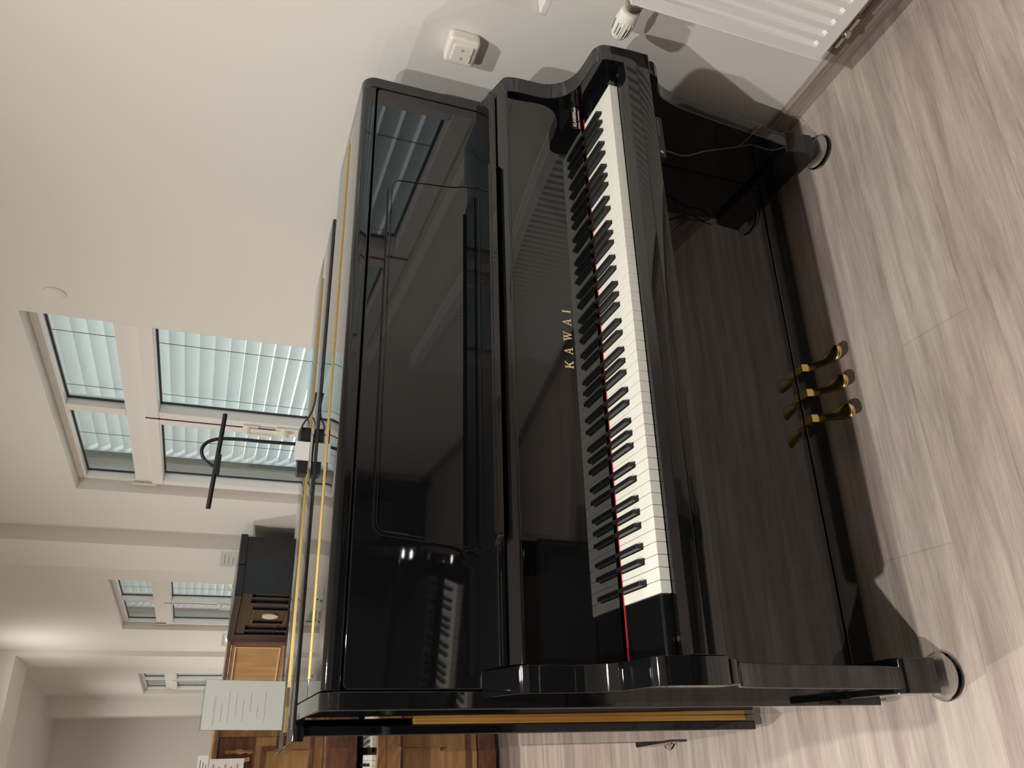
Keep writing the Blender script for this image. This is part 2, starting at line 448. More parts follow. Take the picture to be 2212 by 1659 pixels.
lathe(bm, prof, (-.064, .072, .688), 'x', 40)
th = obj('thermostat_head', bm, M['plastic'], t, xf=WALLX)
bm = BM()
for k in range(18):
    if k in (4, 5): continue
    a = 2 * PI * k / 18
    def q(r, h): return (-.064 + h, .072 + r * math.cos(a), .688 + r * math.sin(a))
    tube(bm, [q(.0262, .026), q(.0255, .045), q(.0228, .068)], .0014, 6)
obj('grip_ribs', bm, M['plastic'], th, xf=WALLX)
bm = BM()
for k in range(18):
    if k % 3 == 0: continue
    a = 2 * PI * (k + .5) / 18
    def q(r, h): return (-.064 + h, .072 + r * math.cos(a), .688 + r * math.sin(a))
    tube(bm, [q(.0256, .032 + .006 * (k % 2)), q(.0248, .046), q(.0226, .064)], .0012, 6)
obj('grip_slots', bm, M['rubber'], th, xf=WALLX)

# ------------------------------------------------------------------ the black upright piano in front
OX, W, T = -.0297, .7608, .0334            # centre, half width, side thickness
XL, XR = OX - W, OX + W
YF, YR, ZT, ZB = .2734, .666, 1.289, .026
ZK = .733                                  # white key tops
AO, AT = .0197, .0488                      # arm inset and thickness
piano = thing('upright_piano', 'glossy black upright piano with open keyboard, the large one in the middle', 'piano', (OX, .35, 0))
L = M['lacquer']
# side panels
for x0, x1 in ((XL, XL + T), (XR - T, XR)):
    bm = BM(); prism(bm, fillet([(YF, ZB), (YF, ZT), (YR, ZT), (YR, ZB)], [.004, .034, .006, .004], 10), x0, x1)
    obj('side_panel', bm, L, piano, .0028, 3)
# arms with their double curve
prof = [(YF, .986), (.166, .956), (.150, .948), (.1435, .930), (.141, .90), (.141, .868), (.138, .840), (.126, .812), (.104, .790), (.076, .778), (.046, .774),
        (.010, .772), (-.010, .768), (-.024, .755), (-.0285, .735), (-.0315, .68), (-.0320, .634), (-.028, .629), (YF, .629)]
top = [Vector((a, b, 0)) for a, b in prof[:15]]
sm = [(v.x, v.y) for v in smoothpath(top, 5)]
armpts = sm + prof[15:]
for x0, x1 in ((XL + AO, XL + AO + AT), (XR - AO - AT, XR - AO)):
    bm = BM(); prism(bm, armpts, x0, x1); obj('arm', bm, L, piano, .003, 3)
# legs: shaped boards under the arms, and toe blocks
lp = [Vector(p + (0,)) for p in ((-.018, .628), (-.019, .612), (-.008, .596), (.020, .580), (.040, .560), (.052, .53), (.060, .49), (.067, .43), (.074, .36), (.080, .28), (.086, .20), (.094, .140), (.094, .112))]
lps = [(v.x, v.y) for v in smoothpath(lp, 4)]
for x0, x1 in ((XL + AO + .002, XL + AO + AT - .002), (XR - AO - AT + .002, XR - AO - .002)):
    bm = BM(); prism(bm, lps + [(YF, .112), (YF, .628)], x0, x1); obj('leg', bm, L, piano, .003, 3)
for s, x0, x1 in ((-1, XL + .013, XL + .084), (1, XR - .084, XR - .013)):
    bm = BM(); prism(bm, fillet([(.0825, .040), (.091, .126), (.120, .134), (YF, .128), (YF, .040)], [.004, .016, .01, 0, 0], 6), x0, x1)
    tb = obj('toe_block', bm, L, piano, .003, 3)
    cx = (x0 + x1) / 2
    bm = BM()
    box(bm, cx - .02, cx + .02, .105, .155, .036, .041)
    box(bm, cx - .017, cx - .014, .112, .148, .016, .038); box(bm, cx + .014, cx + .017, .112, .148, .016, .038)
    lathe(bm, [(.016, -.012), (.0185, -.009), (.0185, .009), (.016, .012)], (cx, .124, .0265), 'x', 28)
    obj('caster', bm, M['rubber'], tb, .001, 2)
    bm = BM(); box(bm, cx - .024, cx + .024, .100, .150, .0355, .0395); obj('caster_plate', bm, M['old_brass'], tb)
for x in (XL + .12, XR - .12):
    bm = BM(); lathe(bm, [(.022, -.015), (.024, -.012), (.024, .012), (.022, .015)], (x, .60, .030), 'x', 24); box(bm, x - .03, x + .03, .57, .63, .05, .06)
    obj('caster', bm, M['steel'], piano)
# back frame
bobj('back_frame', M['satin'], piano, [(XL + T, XR - T, .655, .664, .06, 1.27)], 0)
# lid in two leaves with piano hinge
HY = .487
bm = BM(); prism(bm, fillet([(YF + .001, 1.2545), (YF + .001, ZT), (HY - .004, ZT), (HY - .004, 1.2545)], [.004, .030, .001, 0], 10), XL + T + .0012, XR - T - .0012)
obj('front_lid', bm, L, piano, .0015, 2)
bm = BM(); box(bm, XL + T + .0012, XR - T - .0012, HY + .004, YR, 1.262, ZT); obj('rear_lid', bm, L, piano, .0015, 2)
bm = BM(); pp = []; rr = []; x = -.72
while x < .69:
    for dx, r_ in ((0, .0033), (.0004, .0039), (.0014, .0039), (.0018, .0033)):
        pp.append((x + dx, HY, ZT - .001)); rr.append(r_)
    x += .028
tube(bm, pp, rr, 10)
obj('lid_hinge', bm, M['old_brass'], piano)
# upper front panel
bm = BM(); prism(bm, fillet([(XL + T + .002, .970), (XR - T - .002, .970), (XR - T - .002, 1.2515), (XL + T + .002, 1.2515)], [0, 0, .012, .012]), YF, YF + .02, 'y')
obj('upper_panel', bm, L, piano, .003, 3)
# music desk: hinged board with flared foot and shelf
def desk_outline(hw, hf, z0, zc, z1, r):
    """half width hw, foot half width hf"""
    right = [(OX + hf, z0), (OX + hf - .006, z0 + .012), (OX + hw + .010, zc - .006), (OX + hw + .002, zc + .018)]
    rs = [(v.x, v.y) for v in smoothpath([Vector((a, b, 0)) for a, b in right], 6)]
    cr = fillet([(OX + hw, zc + .03), (OX + hw - .012, z1), (OX, z1)], [0, r, 0], 8)[:-1]
    R_ = rs + cr[1:]
    Lf = [(2 * OX - a, b) for a, b in reversed(R_)]
    return R_ + Lf
do = desk_outline(.452, .470, .990, 1.030, 1.213, .026)
bm = BM(); prism(bm, do, YF - .013, YF - .0005, 'y'); desk = obj('music_desk', bm, L, piano, .0045, 4)
bm = BM()
inner = desk_outline(.444, .462, .990, 1.034, 1.206, .022)
path = [(a, YF - .0132, b) for a, b in inner]
tube(bm, path, .0014, 6); obj('desk_beading', bm, L, desk)
HS = .472
bm = BM(); prism(bm, [(OX - HS, YF - .002), (OX - HS, .170), (OX - HS + .018, .150), (OX + HS - .018, .150), (OX + HS, .170), (OX + HS, YF - .002)], .976, .991, 'z')
sh = obj('desk_shelf', bm, L, piano, .003, 3)
bobj('shelf_lip', L, sh, [(OX - HS + .02, OX + HS - .02, .152, .158, .990, .996)], .002)
bobj('hinge_strip', L, piano, [(OX - .44, OX + .44, YF - .034, YF - .028, .991, .9935)], .0008)
# ledge between panel and fallboard
bm = BM(); prism(bm, fillet([(YF, .970), (YF, .988), (.163, .988), (.163, .972)], [0, 0, .003, .001], 3), XL + AO + AT + .0005, XR - AO - AT - .0005)
obj('ledge', bm, L, piano)
# fallboard: folded front leaf with rolled nose, face leaning back to the felt
xa, xb = XL + AO + AT + .001, XR - AO - AT - .001
fp = fillet([(.245, .968), (.163, .9685), (.1385, .952), (.1385, .947), (.1425, .9445), (.1572, .9445), (.1455, .742), (.158, .738), (.245, .738)], [0, .006, .005, .001, .001, 0, .002, 0, 0], 5)
bm = BM(); prism(bm, fp, xa, xb); fall = obj('fallboard', bm, L, piano, 0)
def faceY(z): return .1455 + (z - .742) * (.0117 / .2025)

# letters K A W A I (own strokes with serifs)
def letters(word, x0, x1, z0, z1):
    H = 1.0; bm = BM()
    def quad(ps): polys.append(ps)
    glyph = {
        'K': (.86, [[(.06, 0), (.22, 0), (.22, 1), (.06, 1)], [(0, 0), (.30, 0), (.30, .06), (0, .06)], [(0, .94), (.30, .94), (.30, 1), (0, 1)],
                    [(.20, .40), (.28, .36), (.76, .95), (.66, .97)], [(.58, .94), (.84, .94), (.84, 1), (.58, 1)],
                    [(.30, .58), (.42, .68), (.80, .03), (.62, .03)], [(.56, 0), (.88, 0), (.88, .06), (.56, .06)]]),
        'A': (.88, [[(.10, .04), (.17, .04), (.46, .98), (.40, 1.0)], [(.38, 1.0), (.50, 1.0), (.80, .04), (.63, .04)], [(.24, .30), (.64, .30), (.64, .36), (.24, .36)],
                    [(0, 0), (.27, 0), (.27, .06), (0, .06)], [(.54, 0), (.90, 0), (.90, .06), (.54, .06)]]),
        'W': (1.18, [[(.10, .96), (.27, .96), (.42, .02), (.36, .0)], [(.34, 0), (.42, 0), (.62, .90), (.55, .92)], [(.48, .96), (.64, .96), (.86, .02), (.79, 0)], [(.78, 0), (.87, 0), (1.10, .96), (1.04, .96)],
                     [(0, .94), (.36, .94), (.36, 1), (0, 1)], [(.44, .94), (.72, .94), (.72, 1), (.44, 1)], [(.94, .94), (1.20, .94), (1.20, 1), (.94, 1)]]),
        'I': (.30, [[(.07, 0), (.23, 0), (.23, 1), (.07, 1)], [(0, 0), (.30, 0), (.30, .06), (0, .06)], [(0, .94), (.30, .94), (.30, 1), (0, 1)]])}
    tot = sum(glyph[c][0] for c in word); h = z1 - z0; gap = ((x1 - x0) / h - tot) / (len(word) - 1); cur = 0
    for c in word:
        wd, ps = glyph[c]
        for P in ps:
            f_ = []
            pts3 = []
            for a, b in P:
                X = x0 + (cur + a) * h; Z = z0 + b * h; pts3.append((X, Z))
            A = [bm.verts.new((X, faceY(Z) - .0008, Z)) for X, Z in pts3]; B = [bm.verts.new((X, faceY(Z) + .0004, Z)) for X, Z in pts3]
            n = len(A)
            for i in range(n): bm.faces.new((A[i], A[(i + 1) % n], B[(i + 1) % n], B[i]))
            bm.faces.new(A)
        cur += wd + gap
    return bm
obj('maker_lettering', letters('KAWAI', -.103, .043, .8065, .8265), M['gold'], fall, smooth=False)

# dealer's sticker on the fallboard
sx0, sx1, sz0, sz1 = .592, .660, .7445, .7655
bm = BM()
def onface(bm, a, b, c, d, t0, t1):
    v = [bm.verts.new(p) for p in ((a, faceY(c) - t1, c), (b, faceY(c) - t1, c), (b, faceY(d) - t1, d), (a, faceY(d) - t1, d), (a, faceY(c) - t0, c), (b, faceY(c) - t0, c), (b, faceY(d) - t0, d), (a, faceY(d) - t0, d))]
    for f in ((3, 2, 1, 0), (4, 5, 6, 7), (0, 1, 5, 4), (1, 2, 6, 5), (2, 3, 7, 6), (3, 0, 4, 7)): bm.faces.new([v[i] for i in f])
onface(bm, sx0, sx1, sz0, sz1, -.0002, .0004); stk = obj('dealer_sticker', bm, M['lacquer_flat'], fall, smooth=False)
bm = BM()
for q in ((sx0, sx1, sz0, sz0 + .0010), (sx0, sx1, sz1 - .0010, sz1), (sx0, sx0 + .0012, sz0, sz1), (sx1 - .0012, sx1, sz0, sz1)): onface(bm, *q, .0003, .0007)
obj('sticker_border', bm, M['label_red'], stk, smooth=False)
def text(name, s, m, parent, size, loc, rot, shear=0, align='LEFT', ext=.0002, bold=0):
    cu = bpy.data.curves.new(name, 'FONT'); cu.body = s; cu.size = size; cu.extrude = ext; cu.shear = shear; cu.align_x = align; cu.offset = bold
    cu.materials.append(m)
    tmp = bpy.data.objects.new('tmp', cu); C.objects.link(tmp); bpy.context.view_layer.update()
    me = bpy.data.meshes.new_from_object(tmp.evaluated_get(bpy.context.evaluated_depsgraph_get())); me.name = name
    bpy.data.objects.remove(tmp); bpy.data.curves.remove(cu)
    if not me.materials: me.materials.append(m)
    o = bpy.data.objects.new(name, me); C.objects.link(o)
    mw = Matrix.Translation(loc) @ rot
    w = Matrix.Identity(4); p = parent; ch = []
    while p is not None: ch.append(p); p = p.parent
    for q in reversed(ch): w = w @ q.matrix_parent_inverse @ q.matrix_basis
    o.parent = parent; o.matrix_parent_inverse = w.inverted(); o.matrix_basis = mw
    return o
RF = Matrix.Rotation(PI / 2 - .06, 4, 'X')
text('sticker_name', 'KLAVIERhaus', M['label_white'], stk, .0118, Vector((sx0 + .0045, faceY(.756) - .0007, .7555)), RF, .25, bold=.00025)
bm = BM(); onface(bm, sx0 + .003, sx0 + .022, .7475, .7492, .0003, .0008); onface(bm, sx0 + .030, sx1 - .006, .7475, .7492, .0003, .0008)
obj('sticker_small_print', bm, M['label_white'], stk, smooth=False)
bm = BM(); onface(bm, sx0 + .0245, sx0 + .0275, .7465, .7500, .0003, .0008); obj('sticker_dot', bm, M['felt_red'], stk, smooth=False)

# felt strip
bobj('key_felt', M['felt_red'], piano, [(xa, XR - AO - AT - .035, .1437, .1446, .7320, .7348)], .0)
# cheek blocks, key slip, key bed
for a, b in ((xa, -.6128), (.6128, xb)):
    bm = BM(); prism(bm, fillet([(.003, .680), (.003, .7325), (.144, .7325), (.144, .68)], [0, .007, 0, 0], 6), a, b); ck = obj('cheek_block', bm, L, piano, .001, 2)
bm = BM(); prism(bm, fillet([(-.0012, .672), (-.0012, .7105), (-.0125, .7105), (-.0345, .7025), (-.0345, .672)], [0, .001, .003, .003, 0], 4), xa, xb)
obj('key_slip', bm, L, piano, .001, 2)
for x in (xa + .03, xb - .02):
    bm = BM(); lathe(bm, [(.0045, 0), (.0045, .0015), (.0, .002)], (x, -.0035 - .002, .7105), 'z', 16); obj('slip_screw', bm, M['steel'], piano)
bm = BM(); prism(bm, fillet([(-.0325, .634), (-.0325, .671), (.268, .671), (.268, .634)], [.003, .003, 0, 0], 3), xa, xb); obj('key_bed', bm, L, piano, .001, 2)
# 88 keys
wk = 2 * .6115 / 52
blackpos = {1: -.0028, 3: .0028, 6: -.0036, 8: 0., 10: .0036}
note = 9; wi = 0; sharps = []; whites = []
for k in range(88):
    n_ = note % 12
    if n_ in blackpos: sharps.append(-.6115 + wi * wk + blackpos[n_])
    else: whites.append(wi); wi += 1
    note += 1
BW = .0055                                  # half width of a sharp plus play
for i in range(52):
    a = -.6115 + i * wk + .0005; b = a + wk - .0010
    la, rb = a, b
    for s in sharps:
        if abs(s - a) < .009: la = s + BW + .0012
        if abs(s - b) < .009: rb = s - BW - .0012
    o2 = [(a, 0), (b, 0), (b, .0495), (rb, .0495), (rb, .1445), (la, .1445), (la, .0495), (a, .0495)]
    ded = []
    for q in o2:
        if not ded or (abs(q[0] - ded[-1][0]) + abs(q[1] - ded[-1][1])) > 1e-5: ded.append(q)
    bm = BM(); prism(bm, ded, .7110, ZK, 'z')
    obj('white_key', bm, M['ivory'], piano, .0009, 2)
for s in sharps:
    bm = BM(); h = .0125
    lo = [(s - BW, .0500), (s + BW, .0500), (s + BW, .1445), (s - BW, .1445)]
    hi = [(s - BW + .0011, .0545), (s + BW - .0011, .0545), (s + BW - .0011, .1445), (s - BW + .0011, .1445)]
    A = [bm.verts.new((x, y, ZK - .012)) for x, y in lo]; Bv = [bm.verts.new((x, y, ZK + h)) for x, y in hi]
    for i in range(4): bm.faces.new((A[i], A[(i + 1) % 4], Bv[(i + 1) % 4], Bv[i]))
    bm.faces.new(A[::-1]); bm.faces.new(Bv)
    obj('black_key', bm, M['ebony'], piano, .0014, 3)
# lower panel and plinth
bobj('lower_panel', L, piano, [(XL + T + .001, XR - T - .001, YF + .0005, YF + .018, .092, .633)], .002)
bobj('plinth', L, piano, [(XL + T + .001, XR - T - .001, YF - .0015, YF + .03, .024, .0895)], .003)
bobj('bottom_board', M['satin'], piano, [(XL + T, XR - T, YF + .03, YR - .01, .045, .06)])
# pedals
for j in (-1, 0, 1):
    px = OX + j * .0725
    path = [(.272, .081, .0085, .0045), (.262, .0815, .0085, .0048), (.250, .0775, .0095, .0048), (.238, .068, .0095, .0046), (.222, .059, .0105, .0045), (.205, .054, .0135, .0045), (.188, .0515, .0175, .0045), (.172, .0495, .0205, .0044), (.160, .047, .0205, .0042), (.152, .0445, .0165, .004), (.1475, .0425, .0095, .0034)]
    bm = BM(); rings = []
    skew = .012 * j + .004
    P3 = smoothpath([Vector((a, b, 0)) for a, b, c, d in path], 3); P4 = smoothpath([Vector((c, d, 0)) for a, b, c, d in path], 3)
    for v, w_ in zip(P3, P4):
        tt = (.272 - v.x) / .125
        cx = px + skew * tt * tt; ring = []
        for k in range(16):
            q = 2 * PI * k / 16; cc, ss = math.cos(q), math.sin(q)
            ring.append(bm.verts.new((cx + w_.x * math.copysign(abs(cc) ** .7, cc), v.x, v.y + w_.y * math.copysign(abs(ss) ** .8, ss) + (.0016 if ss > 0 else 0) * (1 - cc * cc))))
        rings.append(ring)
    for a, b in zip(rings, rings[1:]):
        for k in range(16): bm.faces.new((a[k], a[(k + 1) % 16], b[(k + 1) % 16], b[k]))
    bm.faces.new(rings[0][::-1]); bm.faces.new(rings[-1])
    pd = obj('pedal', bm, M['brass'], piano)
    bm = BM(); prism(bm, [(.2725, .066), (.246, .068), (.236, .0765), (.2415, .0925), (.2725, .0925)], px - .0108, px + .0108); obj('pedal_collar', bm, M['brass'], pd, .0015, 2)
    bobj('pedal_slot', M['groove'], pd, [(px - .015, px + .015, YF - .0022, YF - .0014, .060, .0885)])
# control box under the key bed
bm = BM(); prism(bm, [(.404, -.016), (.528, -.016), (.528, .05), (.404, .05)], .606, .6335, 'z'); cb = obj('control_box', bm, M['satin'], piano, .003, 3)
bobj('control_print', M['ink'], cb, [(.468 + k * .0045, .468 + k * .0045 + .0022, -.0163, -.0159, .6175, .6195) for k in range(11)])
bm = BM(); lathe(bm, [(.0045, 0), (.0045, -.004), (.003, -.005), (0, -.005)], (.415, -.016, .6195), 'y', 16); obj('headphone_jack', bm, M['steel'], cb)
bm = BM(); tube(bm, smoothpath([(.43, -.01, .606), (.44, .0, .58), (.47, .03, .52), (.53, .06, .44), (.585, .09, .36), (.625, .105, .29), (.650, .108, .235), (.640, .10, .18), (.650, .085, .14)], 6), .0022, 8)
tube(bm, smoothpath([(.625, .105, .29), (.650, .085, .26), (.672, .07, .24), (.668, .065, .20), (.674, .07, .15), (.676, .08, .135)], 6), .0018, 8)
obj('control_cable', bm, M['rubber'], cb)

# glass caster cups on the floor
for x, lab in ((XL + .0485, 'clear glass caster cup under the left front leg of the large black piano'), (XR - .0485, 'clear glass caster cup under the right front leg of the large black piano')):
    bm = BM(); lathe(bm, [(.042, .0), (.050, .003), (.051, .010), (.047, .015), (.042, .014), (.037, .007), (0.0, .006)], (x, .104, .0004), 'z', 40)
    tag(obj('caster_cup', bm, M['cup']), lab, 'caster cup')

# ------------------------------------------------------------------ other upright pianos
def make_upright(name, label, loc, rot, wid, dep, hgt, mats, group=None, keyh=.72, ornate=False, hingex=None, backwood=False, overlap=.018, keys=False, lidt=.027, columns=False, st=.035):
    """front faces local -y, back plane at local y = 0"""
    t = thing(name, label, 'piano', loc, group, rot)
    X = Matrix.Translation(loc) @ Matrix.Rotation(rot[2], 4, 'Z') @ Matrix.Rotation(rot[1], 4, 'Y') if True else None
    bpy.context.view_layer.update()
    X = t.matrix_world.copy()
    body, panel, trim = mats
    h = wid / 2; b = h - .012; ub = dep * .60
    def pr2(nm, pts, x0, x1, m, bev=.003):
        bm = BM(); prism(bm, pts, x0, x1); return obj(nm, bm, m, t, bev, 2, xf=X)
    z1 = hgt - lidt
    kz = keyh
    for x0, x1 in ((-b, -b + st), (b - st, b)):
        pts = [(0, .03), (0, z1), (-ub, z1), (-ub, kz + .20), (-ub - .03, kz + .16), (-ub - .05, kz + .08), (-dep + .03, kz + .06), (-dep, kz + .02), (-dep, kz - .10), (-ub - .02, kz - .14), (-ub, .12), (-ub, .03)]
        pr2('side_panel', pts, x0, x1, body)
    for x0, x1 in ((-b - .004, -b + .06), (b - .06, b + .004)):
        bm = BM(); box(bm, x0, x1, -dep + .03, -ub + .02, .045, .11); tb = obj('toe_block', bm, body, t, .006, 3, xf=X)
        bm = BM(); prism(bm, fillet([(-dep + .06, .10), (-dep + .035, kz - .11), (-dep + .10, kz - .11), (-dep + .10, .10)], 0.004, 2), x0 + .012, x1 - .012); obj('leg', bm, body, t, .003, 2, xf=X)
        cx = (x0 + x1) / 2
        bm = BM(); lathe(bm, [(.016, -.011), (.021, -.008), (.021, .008), (.016, .011)], (cx, -dep + .075, .0225), 'x', 20); box(bm, cx - .018, cx + .018, -dep + .055, -dep + .095, .040, .047)
        obj('caster', bm, M['old_brass'], tb, xf=X)
    # lid
    hy = -ub * .52
    for nm, y0, y1 in (('front_lid', -ub - overlap - .004, hy - .002), ('rear_lid', hy + .002, .012)):
        bm = BM(); prism(bm, fillet([(y0, z1), (y0, hgt), (y1, hgt), (y1, z1)], .004, 3), -h, h); obj(nm, bm, body, t, .003, 2, xf=X)
    hx = hingex or (-h + .04, h - .04)
    bm = BM(); tube(bm, [(hx[0], hy, hgt - .001), (hx[1], hy, hgt - .0005)], .0019, 8); obj('lid_hinge', bm, M['old_brass'], t, xf=X)
    # panels
    bm = BM(); box(bm, -b + .035, b - .035, -ub + .006, -ub + .024, kz + .19, z1 - .005); up = obj('upper_panel', bm, panel, t, .003, 2, xf=X)
    bm = BM(); box(bm, -b + .035, b - .035, -ub + .006, -ub + .024, .13, kz - .13); lw = obj('lower_panel', bm, panel, t, .003, 2, xf=X)
    bm = BM(); box(bm, -b + .035, b - .035, -ub, -ub + .03, .03, .125); obj('plinth', bm, trim, t, .003, 2, xf=X)
    bm = BM(); prism(bm, [(-ub + .02, kz + .19), (-ub - .03, kz + .19), (-ub - .035, kz + .175), (-ub - .02, kz + .03), (-ub + .02, kz + .03)], -b + .035, b - .035); obj('fallboard', bm, trim, t, .003, 2, xf=X)
    bm = BM(); box(bm, -b + .035, b - .035, -dep + .01, -ub + .02, kz - .13, kz - .03); obj('key_bed', bm, body, t, .003, 2, xf=X)
    bm = BM(); box(bm, -b + .035, b - .035, -dep + .004, -dep + .03, kz - .06, kz - .018); obj('key_slip', bm, body, t, .004, 2, xf=X)
    bm = BM(); box(bm, -b + .036, b - .036, .002, .010, .06, z1 - .03); obj('back_cloth', bm, M['satin'], t, xf=X, smooth=False)
    if backwood:
        bm = BM(); box(bm, -b + st + .001, -b + .10, -.012, .010, .068, 1.0); box(bm, b - .10, b - st - .001, -.012, .010, .068, 1.0)
        obj('back_post', bm, M['orange_wood'], t, xf=X, smooth=False)
    # keys
    kw = .6115 if b > .68 else b - .075
    if keys:
        bm = BM(); n = 52; w_ = 2 * kw / n
        for i in range(n): box(bm, -kw + i * w_ + .0006, -kw + (i + 1) * w_ - .0006, -dep + .032, -ub - .01, kz - .025, kz)
        o = obj('white_keys', bm, M['ivory'], t, xf=X, smooth=False); o['kind'] = 'stuff'
        bm = BM()
        for s in sharps:
            q = s * kw / .6115; box(bm, q - .005, q + .005, -dep + .082, -ub - .012, kz, kz + .012)
        o = obj('black_keys', bm, M['ebony'], t, xf=X, smooth=False); o['kind'] = 'stuff'
        for a, c in ((-b + .036, -kw - .001), (kw + .001, b - .036)):
            bm = BM(); box(bm, a, c, -dep + .034, -ub - .01, kz - .03, kz + .004); obj('cheek_block', bm, M['lacquer'], t, .003, 2, xf=X)
    else:
        bm = BM(); prism(bm, fillet([(-ub, kz + .055), (-dep + .05, kz + .035), (-dep + .02, kz + .015), (-dep + .02, kz - .02), (-ub, kz - .02)], .006, 3), -b + .036, b - .036); obj('key_lid', bm, trim, t, .003, 2, xf=X)
    for j in (-1, 0, 1)[:3 if not ornate else 2]:
        bm = BM(); prism(bm, fillet([(-ub + .01, .062), (-ub - .12, .048), (-ub - .12, .040), (-ub + .01, .052)], .003, 3), j * .07 - .012, j * .07 + .012); obj('pedal', bm, M['brass'], t, xf=X)
    return t, X, dict(h=h, b=b, ub=ub, z1=z1, kz=kz, dep=dep, panel=panel, trim=trim, upper=up, lower=lw)

def frame_ring(t, X, nm, m, x0, x1, z0, z1, y, w=.012, d=.010):
    bm = BM()
    for q in ((x0, x1, z1 - w, z1), (x0, x1, z0, z0 + w), (x0, x0 + w, z0 + w, z1 - w), (x1 - w, x1, z0 + w, z1 - w)):
        box(bm, q[0], q[1], y - d, y + .002, q[2], q[3])
    return obj(nm, bm, m, t, .003, 2, xf=X)

# back to back behind the first one: its back is what we see
p2x0, p2x1 = -.838, .655
tilt = math.radians(.22)
c2 = ((p2x0 + p2x1) / 2, .735, .0)
t2, X2, D2 = make_upright('upright_piano', 'black upright piano standing back to back behind the large one, topped by the lamp', (-.0865 - .012 * math.sin(TH), .7805 + .012 * math.cos(TH), .0025), (0, -tilt, PI + TH), 1.506, .60, 1.283, (M['lacquer'], M['lacquer'], M['lacquer']), backwood=True, hingex=(-.66, .715), overlap=.025, st=.023)
bm = BM(); lathe(bm, [(.036, .0), (.044, .003), (.045, .010), (.041, .014), (.036, .013), (.030, .007), (0.0, .006)], (0, 0, .0004), 'z', 36)
_p = X2 @ Vector((D2['b'] - .028, -.525, 0)); bm.transform(Matrix.Translation((_p.x, _p.y, 0)))
tag(obj('caster_cup', bm, M['cup']), 'clear glass caster cup under the hidden rear piano, at the bottom edge of the photo', 'caster cup')
# ornate black piano by the wall
ang3 = math.atan2(6.20 - 5.17, -.031 - .263)
LACP = M['lacquer_flat']
def place_row(A, B, hgt, **k):
    pass
ra = math.radians(-75)     # front faces left and a little towards us
A3 = math.radians(99); d3 = Vector((math.cos(A3), math.sin(A3), 0))
nr = Vector((-d3.y, d3.x, 0))                      # from the front to ... the left
F0 = Vector((.10, 4.29, 0)); len3 = .98
ub3 = .36
cen = F0 + d3 * (len3 / 2) - nr * (.66 * .6 + .024)
t3, X3, D3 = make_upright('upright_piano', 'ornate black upright piano against the window wall, front with a framed centre panel', cen, (0, 0, A3 + PI), len3, .66, 1.372, (M['row_black'], M['row_black'], M['row_black']), ornate=True, lidt=.045, overlap=.02)
yb = -D3['ub'] + .006
frame_ring(D3['upper'], X3, 'panel_frame', M['lacquer'], -.16, .16, D3['kz'] + .27, D3['z1'] - .09, yb, .02, .012)
bm = BM(); lathe(bm, [(.055, 0), (.055, -.008), (.02, -.012), (0, -.012)], (0, yb, D3['z1'] - .22), 'y', 24); obj('lamp_reflection', bm, mat('painted_reflection', (.55, .50, .36), .4), D3['upper'], xf=X3)  # cream disc: a lamp's reflection in the panel, put in as colour
for q in (-.42, -.30, .30, .42):
    bm = BM(); tube(bm, [(q, yb - .008, D3['kz'] + .24), (q, yb - .008, D3['z1'] - .07)], .008, 8)
    for zz in (D3['kz'] + .25, (D3['kz'] + D3['z1']) / 2, D3['z1'] - .08): box(bm, q - .016, q + .016, yb - .018, yb + .002, zz - .012, zz + .012)
    obj('half_column', bm, M['lacquer'], D3['upper'], .002, 2, xf=X3)
# cherry piano behind it
ang4 = math.radians(140)
d4 = Vector((math.cos(ang4), math.sin(ang4), 0)); n4 = Vector((-d4.y, d4.x, 0))
F4 = Vector((-.03, 5.62, 0)); len4 = 1.35
cen4 = F4 + d4 * (len4 / 2) - n4 * .38
t4, X4, D4 = make_upright('upright_piano', 'cherry brown upright piano with rounded panel beading, left of the ornate black one', cen4, (0, 0, ang4 + PI), len4, .58, 1.355, (M['mahogany'], M['cherry'], M['cherry']), lidt=.03)
frame_ring(D4['upper'], X4, 'panel_beading', M['peach'], -.62, .62, D4['kz'] + .22, D4['z1'] - .03, -D4['ub'] + .006, .012, .014)
# carved walnut piano, far left, facing us
t5, X5, D5 = make_upright('upright_piano', 'tall antique walnut upright piano with carved panels and visible keys, lower left of the photo', (-1.475, 3.42, 0), (0, 0, 0), 1.50, .70, 1.42, (M['walnut'], M['walnut_light'], M['walnut_dark']), keys=True, ornate=True, lidt=.02, overlap=.03)
yb = -D5['ub'] + .006; K5 = D5['kz']
for a, b_ in ((-.66, -.24), (-.20, .20), (.24, .66)):
    frame_ring(D5['upper'], X5, 'panel_moulding', M['walnut_dark'], a, b_, K5 + .24, D5['z1'] - .20, yb, .020, .016)
    frame_ring(D5['lower'], X5, 'panel_moulding', M['walnut_dark'], a, b_, .17, K5 - .18, yb, .022, .016)
bm = BM(); box(bm, -.70, .70, yb - .012, yb + .002, D5['z1'] - .17, D5['z1'] - .01)
cp = obj('carved_frieze', bm, M['walnut_dark'], D5['upper'], .003, 2, xf=X5)
for k in range(9):
    q = .64 - k * .16
    bm = BM(); lathe(bm, [(.006, -.075), (.012, -.06), (.006, -.04), (.014, -.015), (.006, .01), (.010, .03), (.006, .05)], (q, yb - .018, D5['z1'] - .09), 'z', 12); obj('baluster', bm, M['walnut'], cp, xf=X5)
for q in (.56, .40, -.40, -.56):
    bm = BM(); tube(bm, smoothpath([(q - .05, yb - .02, D5['z1'] - .15), (q - .03, yb - .03, D5['z1'] - .08), (q, yb - .032, D5['z1'] - .05), (q + .03, yb - .03, D5['z1'] - .08), (q + .05, yb - .02, D5['z1'] - .15)], 5), .009, 8)
    obj('carved_arch', bm, M['peach'], cp, xf=X5)
